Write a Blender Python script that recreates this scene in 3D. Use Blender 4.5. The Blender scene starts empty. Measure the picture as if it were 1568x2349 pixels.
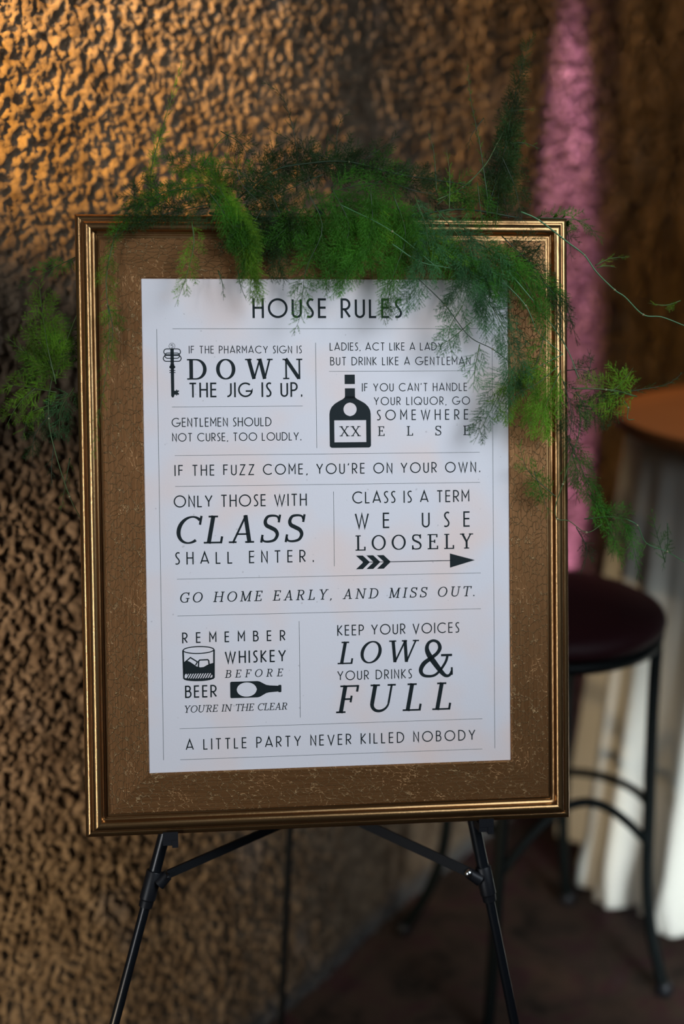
import bpy, bmesh, math, random
import numpy as np
from mathutils import Vector, Matrix

# ---------------------------------------------------------------- camera, world, lights, exposure
SC = bpy.context.scene
COL = SC.collection
SC.view_settings.view_transform = 'Standard'
SC.view_settings.look = 'None'
SC.view_settings.gamma = 1.0
SC.view_settings.use_curve_mapping = False
SC.view_settings.exposure = 0.0

cam_d = bpy.data.cameras.new('camera')
cam = bpy.data.objects.new('camera', cam_d)
COL.objects.link(cam)
cam.location = (0, 0, 1.65)
cam.rotation_euler = (math.radians(90 - 15.5), 0, 0)
cam_d.sensor_fit = 'HORIZONTAL'
cam_d.sensor_width = 24
cam_d.lens = 50
cam_d.clip_start = 0.05
cam_d.dof.use_dof = True
cam_d.dof.focus_distance = 1.775
cam_d.dof.aperture_fstop = 1.5
SC.camera = cam

w = bpy.data.worlds.new('world')
SC.world = w
w.use_nodes = True
bg = w.node_tree.nodes['Background']
bg.inputs[0].default_value = (0.55, 0.5, 0.6, 1)
bg.inputs[1].default_value = 0.02

def aim(o, target):
    d = Vector(target) - o.location
    o.rotation_euler = d.to_track_quat('-Z', 'Y').to_euler()

def area(name, loc, target, sx, sy, power, color, spread=180):
    l = bpy.data.lights.new(name, 'AREA')
    l.shape = 'RECTANGLE'; l.size = sx; l.size_y = sy
    l.energy = power; l.color = color; l.spread = math.radians(spread)
    o = bpy.data.objects.new(name, l); COL.objects.link(o)
    o.location = loc; aim(o, target)
    return o

def spot(name, loc, target, power, color, angle, blend, radius=0.09):
    l = bpy.data.lights.new(name, 'SPOT')
    l.energy = power; l.color = color; l.spot_size = math.radians(angle)
    l.spot_blend = blend; l.shadow_soft_size = radius
    o = bpy.data.objects.new(name, l); COL.objects.link(o)
    o.location = loc; aim(o, target)
    return o

# daylight from two windows behind the camera
area('window_daylight_right', (0.92, 0.95, 2.02), (0.05, 1.75, 1.25), 0.95, 0.95, 4.5, (0.80, 0.90, 1.0), 84)
area('window_daylight_left', (-1.15, 0.15, 1.35), (0.0, 1.8, 1.15), 0.16, 1.6, 2.1, (0.95, 0.97, 1.0), 60)
# added light, low on the right, for daylight on the lower table cloth
area('low_cloth_fill', (1.30, 0.75, 0.45), (0.84, 2.70, 0.18), 0.6, 0.4, 3.0, (0.86, 0.95, 1.0), 34)
# warm wall washer high on the left
spot('warm_wall_washer', (-1.00, 0.80, 2.30), (-0.62, 1.88, 2.08), 560, (1.0, 0.50, 0.07), 42, 0.25)
# unseen spots added to give the wall its tan light
spot('wall_fill_left', (-1.05, 0.85, 1.00), (-0.52, 1.95, 0.88), 85, (1.0, 0.72, 0.46), 26, 0.35)
spot('wall_fill_low', (-0.95, 0.85, 0.40), (-0.08, 2.40, 0.40), 70, (1.0, 0.74, 0.42), 30, 0.6)
spot('wall_fill_high', (-0.95, 0.75, 1.95), (0.26, 2.92, 1.98), 240, (1.0, 0.80, 0.62), 28, 0.9)
# two narrow pink lamps on the wall behind the sign: an uplighter on the floor and an unseen one added above to carry the strip upwards
spot('pink_uplighter', (0.70, 3.26, 0.15), (0.55, 3.34, 0.80), 330, (1.0, 0.42, 1.0), 24, 0.7, 0.02)
spot('pink_top_fill', (0.74, 3.05, 2.9), (0.51, 3.29, 1.35), 600, (0.98, 0.44, 0.98), 14, 0.95, 0.02)
# unseen warm light added to brighten the cocktail table top
spot('table_top_fill', (1.25, 2.75, 2.7), (0.90, 2.90, 1.05), 70, (1.0, 0.74, 0.50), 28, 0.4)

# ---------------------------------------------------------------- helpers
def mesh_obj(name, verts, faces, mats=None, parent=None, smooth=False):
    me = bpy.data.meshes.new(name)
    me.from_pydata([tuple(v) for v in verts], [], [tuple(f) for f in faces])
    me.update()
    if smooth:
        me.polygons.foreach_set('use_smooth', [True] * len(me.polygons))
    o = bpy.data.objects.new(name, me)
    COL.objects.link(o)
    if mats is not None:
        for m in (mats if isinstance(mats, (list, tuple)) else [mats]):
            me.materials.append(m)
    if parent: o.parent = parent
    return o

def fast_mesh(name, V, Fa, mat, parent=None, k=3, smooth=False):
    """numpy vertices (n,3), faces (m,k)"""
    me = bpy.data.meshes.new(name)
    V = np.asarray(V, np.float32); Fa = np.asarray(Fa, np.int32)
    me.vertices.add(len(V)); me.vertices.foreach_set('co', V.ravel())
    me.loops.add(Fa.size); me.loops.foreach_set('vertex_index', Fa.ravel())
    me.polygons.add(len(Fa))
    me.polygons.foreach_set('loop_start', np.arange(0, Fa.size, k, dtype=np.int32))
    if smooth: me.polygons.foreach_set('use_smooth', np.ones(len(Fa), bool))
    me.update(calc_edges=True)
    me.materials.append(mat)
    o = bpy.data.objects.new(name, me); COL.objects.link(o)
    if parent: o.parent = parent
    return o

def thing(name, label, cat, loc=(0, 0, 0), matrix=None):
    o = bpy.data.objects.new(name, None); COL.objects.link(o)
    o.empty_display_size = 0.05
    if matrix is not None: o.matrix_world = matrix
    else: o.location = loc
    o['label'] = label; o['category'] = cat
    return o

class MB:
    def __init__(s): s.v = []; s.f = []
    def add(s, v, f):
        n = len(s.v); s.v += [tuple(x) for x in v]; s.f += [tuple(i + n for i in q) for q in f]
    def box(s, a, b):
        (x0, y0, z0), (x1, y1, z1) = a, b
        s.add([(x0,y0,z0),(x1,y0,z0),(x1,y1,z0),(x0,y1,z0),(x0,y0,z1),(x1,y0,z1),(x1,y1,z1),(x0,y1,z1)],
              [(0,3,2,1),(4,5,6,7),(0,1,5,4),(1,2,6,5),(2,3,7,6),(3,0,4,7)])
    def tube(s, pts, r, n=16, caps=True):
        pts = [Vector(p) for p in pts]
        rs = r if isinstance(r, (list, tuple)) else [r] * len(pts)
        ref = None; rings = []
        for i, p in enumerate(pts):
            t = (pts[min(i+1, len(pts)-1)] - pts[max(i-1, 0)])
            if t.length < 1e-9: t = Vector((0, 0, 1))
            t.normalize()
            if ref is None:
                ref = t.orthogonal().normalized()
            else:
                ref = (ref - t * ref.dot(t)).normalized()
            b = t.cross(ref)
            rings.append([p + (ref * math.cos(2*math.pi*k/n) + b * math.sin(2*math.pi*k/n)) * rs[i] for k in range(n)])
        v = [q for r_ in rings for q in r_]
        f = []
        for i in range(len(pts)-1):
            for k in range(n):
                f.append((i*n+k, i*n+(k+1) % n, (i+1)*n+(k+1) % n, (i+1)*n+k))
        if caps:
            f.append(tuple(range(n-1, -1, -1))); f.append(tuple((len(pts)-1)*n + k for k in range(n)))
        s.add(v, f)
    def lathe(s, prof, c=(0, 0, 0), n=48, caps=True):
        v = []; f = []
        for (r, z) in prof:
            for k in range(n):
                a = 2*math.pi*k/n
                v.append((c[0]+r*math.cos(a), c[1]+r*math.sin(a), c[2]+z))
        for i in range(len(prof)-1):
            for k in range(n):
                f.append((i*n+k, i*n+(k+1) % n, (i+1)*n+(k+1) % n, (i+1)*n+k))
        if caps:
            f.append(tuple(range(n-1, -1, -1))); f.append(tuple((len(prof)-1)*n + k for k in range(n)))
        s.add(v, f)
    def build(s, name, mat, parent=None, smooth=False, auto=None):
        o = mesh_obj(name, s.v, s.f, mat, parent, smooth)
        if auto:
            me = o.data
            me.polygons.foreach_set('use_smooth', [True]*len(me.polygons))
            bm = bmesh.new(); bm.from_mesh(me)
            for e in bm.edges:
                if len(e.link_faces) == 2 and e.calc_face_angle() > auto: e.smooth = False
            bm.to_mesh(me); bm.free()
        return o

def catmull(pts, per=8):
    P = [Vector(p) for p in pts]
    P = [P[0]*2-P[1]] + P + [P[-1]*2-P[-2]]
    out = []
    for i in range(1, len(P)-2):
        a, b, c, d = P[i-1:i+3]
        for k in range(per):
            t = k/per
            out.append(0.5*((2*b)+(c-a)*t+(2*a-5*b+4*c-d)*t*t+(3*b-a-3*c+d)*t*t*t))
    out.append(P[-2].copy())
    return out

# ---------------------------------------------------------------- materials
def mat(name, color=(.5, .5, .5), rough=.5, metal=0.0, spec=.5):
    m = bpy.data.materials.new(name); m.use_nodes = True
    b = m.node_tree.nodes['Principled BSDF']
    b.inputs['Base Color'].default_value = (*color, 1)
    b.inputs['Roughness'].default_value = rough
    b.inputs['Metallic'].default_value = metal
    b.inputs['Specular IOR Level'].default_value = spec
    return m, m.node_tree, b

def N(nt, typ, **kw):
    n = nt.nodes.new(typ)
    for k, v in kw.items():
        if k in n.inputs: n.inputs[k].default_value = v
        else: setattr(n, k, v)
    return n

def ramp(nt, stops):
    r = nt.nodes.new('ShaderNodeValToRGB')
    e = r.color_ramp.elements
    e[0].position, e[0].color = stops[0][0], (*stops[0][1], 1)
    e[1].position, e[1].color = stops[1][0], (*stops[1][1], 1)
    for p, c in stops[2:]:
        x = e.new(p); x.color = (*c, 1)
    return r

def coords(nt, scale=(1, 1, 1), kind='Object'):
    tc = nt.nodes.new('ShaderNodeTexCoord'); mp = nt.nodes.new('ShaderNodeMapping')
    mp.inputs['Scale'].default_value = scale
    nt.links.new(tc.outputs[kind], mp.inputs['Vector'])
    return mp.outputs['Vector']

def wall_material():
    m, nt, b = mat('stucco', rough=.95, spec=.15)
    L = nt.links
    v = coords(nt)
    n1 = N(nt, 'ShaderNodeTexNoise', Scale=28.0, Detail=5.0); L.new(v, n1.inputs['Vector'])
    r = ramp(nt, [(.3, (.12, .082, .052)), (.7, (.29, .215, .145))]); L.new(n1.outputs['Fac'], r.inputs[0])
    n3 = N(nt, 'ShaderNodeTexNoise', Scale=5.0, Detail=3.0); L.new(v, n3.inputs['Vector'])
    r3 = ramp(nt, [(.62, (0, 0, 0)), (.74, (1, 1, 1))]); L.new(n3.outputs['Fac'], r3.inputs[0])
    mx = N(nt, 'ShaderNodeMixRGB'); mx.inputs[2].default_value = (.28, .265, .27, 1)
    mu = N(nt, 'ShaderNodeMath', operation='MULTIPLY'); mu.inputs[1].default_value = .5
    L.new(r3.outputs[0], mu.inputs[0]); L.new(mu.outputs[0], mx.inputs[0]); L.new(r.outputs[0], mx.inputs[1])
    # greyish dust at the foot of the wall
    sp = N(nt, 'ShaderNodeSeparateXYZ'); L.new(v, sp.inputs[0])
    mr = N(nt, 'ShaderNodeMapRange'); mr.inputs['From Min'].default_value = .06; mr.inputs['From Max'].default_value = .02
    L.new(sp.outputs['Z'], mr.inputs['Value'])
    mx2 = N(nt, 'ShaderNodeMixRGB'); mx2.inputs[2].default_value = (.13, .125, .12, 1)
    L.new(mr.outputs[0], mx2.inputs[0]); L.new(mx.outputs[0], mx2.inputs[1])
    L.new(mx2.outputs[0], b.inputs['Base Color'])
    n2 = N(nt, 'ShaderNodeTexNoise', Scale=170.0, Detail=6.0, Roughness=.7); L.new(v, n2.inputs['Vector'])
    bp = N(nt, 'ShaderNodeBump', Strength=.9, Distance=.006); L.new(n2.outputs['Fac'], bp.inputs['Height'])
    L.new(bp.outputs[0], b.inputs['Normal'])
    return m

def floor_material():
    m, nt, b = mat('carpet', rough=.9, spec=.2)
    L = nt.links; v = coords(nt)
    n = N(nt, 'ShaderNodeTexNoise', Scale=7.0, Detail=5.0, Roughness=.65, Distortion=.6); L.new(v, n.inputs['Vector'])
    r = ramp(nt, [(.34, (.018, .014, .011)), (.5, (.066, .042, .030)), (.60, (.055, .022, .024)), (.74, (.085, .070, .060))])
    L.new(n.outputs['Fac'], r.inputs[0]); L.new(r.outputs[0], b.inputs['Base Color'])
    n2 = N(nt, 'ShaderNodeTexNoise', Scale=260.0, Detail=3.0); L.new(v, n2.inputs['Vector'])
    bp = N(nt, 'ShaderNodeBump', Strength=.5, Distance=.004); L.new(n2.outputs['Fac'], bp.inputs['Height'])
    L.new(bp.outputs[0], b.inputs['Normal'])
    return m

def gold_material(name, crackle, base_lo, base_hi, rough, metal, relief, amount=1.0, grain=.25):
    """bronze gilding: brushed grain along the rail (object X), crackle lines in relief"""
    m, nt, b = mat(name, rough=rough, metal=metal)
    L = nt.links
    v = coords(nt, (5, 260, 60))
    g = N(nt, 'ShaderNodeTexNoise', Scale=3.0, Detail=4.0); L.new(v, g.inputs['Vector'])
    r = ramp(nt, [(.35, base_lo), (.68, base_hi)]); L.new(g.outputs['Fac'], r.inputs[0])
    vo = coords(nt, (.6, 1, 1))
    # wander the coordinates so that the cells break into irregular crackle
    nz = N(nt, 'ShaderNodeTexNoise', Scale=120.0, Detail=4.0); L.new(vo, nz.inputs['Vector'])
    sc = N(nt, 'ShaderNodeVectorMath', operation='SCALE'); sc.inputs['Scale'].default_value = .009
    L.new(nz.outputs['Color'], sc.inputs[0])
    ad = N(nt, 'ShaderNodeVectorMath', operation='ADD'); L.new(vo, ad.inputs[0]); L.new(sc.outputs[0], ad.inputs[1])
    vr = N(nt, 'ShaderNodeTexVoronoi', feature='DISTANCE_TO_EDGE', Scale=crackle); L.new(ad.outputs[0], vr.inputs['Vector'])
    cr = ramp(nt, [(.0, (1, 1, 1)), (.055, (0, 0, 0))]); L.new(vr.outputs['Distance'], cr.inputs[0])
    # patchy: crackle is strong in places, absent in others
    np_ = N(nt, 'ShaderNodeTexNoise', Scale=22.0, Detail=3.0); L.new(vo, np_.inputs['Vector'])
    pr = ramp(nt, [(.34, (.2*amount,)*3), (.52, (amount,)*3)]); L.new(np_.outputs['Fac'], pr.inputs[0])
    mu = N(nt, 'ShaderNodeMath', operation='MULTIPLY'); L.new(cr.outputs[0], mu.inputs[0]); L.new(pr.outputs[0], mu.inputs[1])
    mx = N(nt, 'ShaderNodeMixRGB'); mx.inputs[2].default_value = (.78, .58, .30, 1)  # lighter colour along the crackle lines, a painted glint
    mf = N(nt, 'ShaderNodeMath', operation='MULTIPLY'); mf.inputs[1].default_value = .42; L.new(mu.outputs[0], mf.inputs[0])
    L.new(mf.outputs[0], mx.inputs[0]); L.new(r.outputs[0], mx.inputs[1])
    L.new(mx.outputs[0], b.inputs['Base Color'])
    hs = N(nt, 'ShaderNodeMath', operation='MULTIPLY'); hs.inputs[1].default_value = grain; L.new(g.outputs['Fac'], hs.inputs[0])
    ha = N(nt, 'ShaderNodeMath', operation='ADD'); L.new(hs.outputs[0], ha.inputs[0]); L.new(mu.outputs[0], ha.inputs[1])
    bp = N(nt, 'ShaderNodeBump', Strength=relief, Distance=.0012); L.new(ha.outputs[0], bp.inputs['Height'])
    L.new(bp.outputs[0], b.inputs['Normal'])
    return m

def paper_material():
    m, nt, b = mat('sign_paper', rough=.75, spec=.25)
    L = nt.links; v = coords(nt)
    n = N(nt, 'ShaderNodeTexNoise', Scale=9.0, Detail=2.0); L.new(v, n.inputs['Vector'])
    r = ramp(nt, [(.46, (.79, .78, .83)), (.70, (.86, .73, .70))]); L.new(n.outputs['Fac'], r.inputs[0])
    s = N(nt, 'ShaderNodeTexNoise', Scale=150.0, Detail=1.0); L.new(v, s.inputs['Vector'])
    rs = ramp(nt, [(.765, (0, 0, 0)), (.80, (.5, .5, .5))]); L.new(s.outputs['Fac'], rs.inputs[0])
    mx = N(nt, 'ShaderNodeMixRGB'); mx.inputs[2].default_value = (.45, .43, .45, 1)
    L.new(rs.outputs[0], mx.inputs[0]); L.new(r.outputs[0], mx.inputs[1]); L.new(mx.outputs[0], b.inputs['Base Color'])
    n2 = N(nt, 'ShaderNodeTexNoise', Scale=420.0, Detail=3.0); L.new(v, n2.inputs['Vector'])
    bp = N(nt, 'ShaderNodeBump', Strength=.25, Distance=.0006); L.new(n2.outputs['Fac'], bp.inputs['Height'])
    L.new(bp.outputs[0], b.inputs['Normal'])
    return m

def fern_material(name, c, tr=.35):
    m = bpy.data.materials.new(name); m.use_nodes = True
    nt = m.node_tree; nt.nodes.clear(); L = nt.links
    out = nt.nodes.new('ShaderNodeOutputMaterial')
    v = coords(nt)
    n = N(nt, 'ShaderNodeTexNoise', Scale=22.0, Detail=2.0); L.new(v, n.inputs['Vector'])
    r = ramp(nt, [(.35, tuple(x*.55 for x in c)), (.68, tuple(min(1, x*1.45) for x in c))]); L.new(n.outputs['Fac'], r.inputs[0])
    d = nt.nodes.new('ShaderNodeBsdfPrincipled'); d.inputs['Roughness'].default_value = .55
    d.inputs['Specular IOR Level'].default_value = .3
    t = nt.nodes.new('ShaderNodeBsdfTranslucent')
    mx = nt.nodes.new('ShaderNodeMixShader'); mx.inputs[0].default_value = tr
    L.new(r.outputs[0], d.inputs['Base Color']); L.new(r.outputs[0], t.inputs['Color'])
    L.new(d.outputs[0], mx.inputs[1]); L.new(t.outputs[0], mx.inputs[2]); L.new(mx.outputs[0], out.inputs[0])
    return m

M_WALL = wall_material()
M_FLOOR = floor_material()
M_BEAD = gold_material('gilded_moulding', 260.0, (.42, .235, .095), (.55, .33, .15), .29, .95, .12, .3, .0)
M_PANEL = gold_material('crackled_bronze_panel', 165.0, (.22, .098, .033), (.31, .152, .058), .42, .7, .8)
M_LIP = mat('gilded_lip', (.50, .33, .15), .35, .9)[0]
M_PAPER = paper_material()
M_INK = mat('printed_ink', (.006, .014, .018), .6, 0, .3)[0]
M_HAIR = mat('thin_printed_line', (.05, .08, .085), .6, 0, .3)[0]
M_BACK = mat('backing_board', (.10, .07, .05), .9)[0]
M_TUBE = mat('black_painted_tube', (.006, .008, .011), .32, 0, .55)[0]
M_BRACE = mat('matte_black_bar', (.005, .006, .008), .6, 0, .2)[0]
M_PLASTIC = mat('black_plastic', (.008, .009, .012), .45, 0, .4)[0]
M_SCREW = mat('bright_steel', (.75, .8, .8), .22, 1)[0]
M_STEEL = mat('black_stool_metal', (.004, .006, .006), .5, 0, .12)[0]
M_SEAT = mat('burgundy_leather', (.022, .004, .006), .6, 0, .2)[0]
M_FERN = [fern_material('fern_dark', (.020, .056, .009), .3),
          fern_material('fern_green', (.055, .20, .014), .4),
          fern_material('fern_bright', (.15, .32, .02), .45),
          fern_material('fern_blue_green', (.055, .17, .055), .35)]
M_STEM = [mat('stem_dark', (.012, .03, .010), .5)[0], mat('stem_green', (.02, .055, .014), .45)[0],
          mat('stem_yellow_green', (.05, .10, .02), .45)[0], mat('stem_pale', (.055, .16, .06), .35)[0]]
M_NODE = mat('stem_node', (.30, .28, .16), .7)[0]

def cloth_material():
    m, nt, b = mat('ivory_cloth', (.60, .58, .51), .85, 0, .2)
    L = nt.links; v = coords(nt)
    n = N(nt, 'ShaderNodeTexNoise', Scale=500.0, Detail=2.0); L.new(v, n.inputs['Vector'])
    bp = N(nt, 'ShaderNodeBump', Strength=.2, Distance=.001); L.new(n.outputs['Fac'], bp.inputs['Height'])
    L.new(bp.outputs[0], b.inputs['Normal'])
    return m
def wood_material():
    m, nt, b = mat('table_top_wood', rough=.5)
    L = nt.links; v = coords(nt, (3, 40, 10))
    n = N(nt, 'ShaderNodeTexNoise', Scale=2.0, Detail=4.0); L.new(v, n.inputs['Vector'])
    r = ramp(nt, [(.3, (.20, .075, .022)), (.7, (.27, .105, .032))]); L.new(n.outputs['Fac'], r.inputs[0])
    L.new(r.outputs[0], b.inputs['Base Color'])
    return m
M_CLOTH = cloth_material(); M_WOOD = wood_material()

# ---------------------------------------------------------------- setting: stucco wall and floor
def perlin(x, y, seed):
    rs = np.random.RandomState(seed)
    perm = rs.permutation(256); perm = np.concatenate([perm, perm])
    ang = rs.rand(256) * 2 * math.pi; gx = np.cos(ang); gy = np.sin(ang)
    xi = np.floor(x).astype(int); yi = np.floor(y).astype(int)
    xf = x - xi; yf = y - yi
    u = xf**3 * (xf*(xf*6-15)+10); v = yf**3 * (yf*(yf*6-15)+10)
    def g(ix, iy, dx, dy):
        h = perm[(perm[ix & 255] + iy) & 255]
        return gx[h]*dx + gy[h]*dy
    a = g(xi, yi, xf, yf); b = g(xi+1, yi, xf-1, yf); c = g(xi, yi+1, xf, yf-1); d = g(xi+1, yi+1, xf-1, yf-1)
    return (a*(1-u)+b*u)*(1-v) + (c*(1-u)+d*u)*v

WALL_PLAN = [(-1.6, 1.30, 0), (-1.1, 1.60, 0), (-.8, 1.76, 0), (-.5, 1.97, 0), (-.3, 2.15, 0), (-.112, 2.366, 0),
             (-.02, 2.50, 0), (.06, 2.64, 0), (.2, 2.85, 0), (.4, 3.13, 0), (.7, 3.56, 0), (1.1, 4.08, 0), (1.7, 4.75, 0), (2.3, 5.3, 0)]

def build_wall():
    pts = catmull(WALL_PLAN, 10)
    P = np.array([[p.x, p.y] for p in pts])
    s = np.concatenate([[0], np.cumsum(np.hypot(*np.diff(P, axis=0).T))])
    step = .0033
    # fine in the stretch the photograph shows, coarse beyond
    ss = np.concatenate([np.arange(0, .65, .03), np.arange(.65, s[-1]-.9, step), np.arange(s[-1]-.9, s[-1], .02)])
    X = np.interp(ss, s, P[:, 0]); Y = np.interp(ss, s, P[:, 1])
    # smooth normals
    tx = np.gradient(X, ss); ty = np.gradient(Y, ss)
    ker = np.ones(25)/25
    tx = np.convolve(np.pad(tx, 12, 'edge'), ker, 'valid'); ty = np.convolve(np.pad(ty, 12, 'edge'), ker, 'valid')
    ln = np.hypot(tx, ty); nx = ty/ln; ny = -tx/ln
    zz = np.concatenate([np.arange(0, 2.25, step), np.arange(2.25, 3.01, .03)])
    S, Z = np.meshgrid(ss, zz)
    wx = S + .005*perlin(S*60, Z*60, 5); wz = Z + .005*perlin(S*60, Z*60, 6)
    h1 = perlin(wx*68, wz*68, 1)
    h2 = perlin(wx*128, wz*128, 2)
    h4 = perlin(wx*225, wz*225, 4)
    h3 = perlin(S*8, Z*8, 3)
    h = h1*.95 + h2*.85 + h4*.5
    h = np.where(h > 0, np.tanh(h*1.8)*.7, h*1.3) * .0100 + h3*.005
    VX = X[None, :] + nx[None, :]*h; VY = Y[None, :] + ny[None, :]*h
    V = np.stack([VX.ravel(), VY.ravel(), Z.ravel()], 1)
    nr, nc = S.shape
    i = np.arange(nr-1)[:, None]*nc + np.arange(nc-1)[None, :]
    Fq = np.stack([i, i+1, i+1+nc, i+nc], -1).reshape(-1, 4)
    o = fast_mesh('wall_back', V, Fq, M_WALL, k=4, smooth=True)
    o['kind'] = 'structure'
    return o
build_wall()

def build_floor():
    mb = MB(); n = 60
    xs = np.linspace(-2.5, 4, n); ys = np.linspace(-1, 6, n)
    for y in ys:
        for x in xs: mb.v.append((x, y, 0.0))
    for j in range(n-1):
        for i in range(n-1): mb.f.append((j*n+i, j*n+i+1, (j+1)*n+i+1, (j+1)*n+i))
    o = mb.build('floor', M_FLOOR); o['kind'] = 'structure'
build_floor()

# ---------------------------------------------------------------- the sign: local frame, x right, y up the sheet, z out of it
SIGN_POS = Vector((-0.015, 1.7159, 1.1578))
SIGN_ROT = Matrix(((0.99291, -0.01107, 0.11837), (0.11774, 0.22905, -0.96627), (-0.01641, 0.97335, 0.22873)))
SIGN_M = Matrix.Translation(SIGN_POS) @ SIGN_ROT.to_4x4()
PW, PH, RAIL = .457, .610, .081

sign = thing('framed_sign', 'wide gold crackled frame holding the printed house rules sheet, standing on a black easel', 'sign', matrix=SIGN_M)

# rail profile: (distance inwards from the outer edge, height above the sheet)
def bead(s0, s1, z0, z1, top, n=9):
    out = []
    for k in range(n+1):
        a = math.pi*k/n
        s = (s0+s1)/2 - (s1-s0)/2*math.cos(a)
        base = z0+(z1-z0)*k/n
        out.append((s, base + (top-max(z0, z1))*math.sin(a)))
    return out
PROF_MOULD = [(.002, -.034), (.0005, -.032), (.0005, -.014)] + bead(.0005, .0080, -.012, -.006, -.0030) + [(.0082, -.0068), (.0100, -.0068), (.0102, -.003)] \
    + bead(.0104, .0215, -.0025, .0005, .0060, 14) + [(.0219, -.0004), (.0222, -.0062), (.0246, -.0074), (.0250, -.0060), (.0262, -.0060), (.0266, -.0080), (.0280, -.0080), (.0284, -.0062), (.0296, -.0062), (.0304, -.0062), (.0304, -.034)]
PROF_PANEL = [(.0304, -.0050), (.0309, -.0006), (.0318, .0002), (.050, .0006), (.072, .0012), (.0784, .0016), (.0790, .0012), (.0802, -.0006), (.0802, -.012), (.0304, -.012)]

def rail(name, prof, L, depth_half, mat_, parent, closed=True):
    """rail whose length runs along local X, mitred at both ends; local origin = middle of outer edge; inward = +Y"""
    mb = MB(); n = len(prof); nseg = 1
    for side in (-1, 1):
        for (s, z) in prof:
            mb.v.append((side*(L/2 - s), s, z))
    for k in range(n):
        k2 = (k+1) % n
        mb.f.append((k, n+k, n+k2, k2))
    mb.f.append(tuple(range(n))); mb.f.append(tuple(range(2*n-1, n-1, -1)))
    o = mb.build(name, mat_, parent, auto=math.radians(32))
    return o
OW, OH = PW + 2*RAIL, PH + 2*RAIL
for k, (cx, cy, L, rz) in enumerate([(0, -OH/2, OW, 0), (OW/2, 0, OH, 90), (0, OH/2, OW, 180), (-OW/2, 0, OH, 270)]):
    r = rail('frame_rail', PROF_MOULD, L, 0, M_BEAD, sign)
    r.location = (cx, cy, 0); r.rotation_euler = (0, 0, math.radians(rz))
    p = rail('crackled_panel', PROF_PANEL, L, 0, M_PANEL, r)
    p['label'] = 'flat bronze panel with fine crackle lines'

mb = MB(); mb.box((-PW/2-.006, -PH/2-.006, -.0105), (PW/2+.006, PH/2+.006, -.0022)); mb.build('backing_board', M_BACK, sign)
# sheet, a hair smaller than the opening, fine grid so that it can be very slightly wavy
mb = MB(); nx_, ny_ = 24, 32
for j in range(ny_+1):
    for i in range(nx_+1):
        mb.v.append((-PW/2-.001 + (PW+.002)*i/nx_, -PH/2-.001 + (PH+.002)*j/ny_, -.0012))
for j in range(ny_):
    for i in range(nx_):
        a = j*(nx_+1)+i; mb.f.append((a, a+1, a+nx_+2, a+nx_+1))
paper = mb.build('paper', M_PAPER, sign)
paper['label'] = 'white sheet printed with black rules'

# ---------------------------------------------------------------- lettering
def arc(cx, cy, rx, ry, a0, a1, n=20):
    return [(cx+rx*math.cos(math.radians(a0+(a1-a0)*k/n)), cy+ry*math.sin(math.radians(a0+(a1-a0)*k/n))) for k in range(n+1)]
def spl(pts, per=8):
    return [(p.x, p.y) for p in catmull([(x, y, 0) for x, y in pts], per)]

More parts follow.
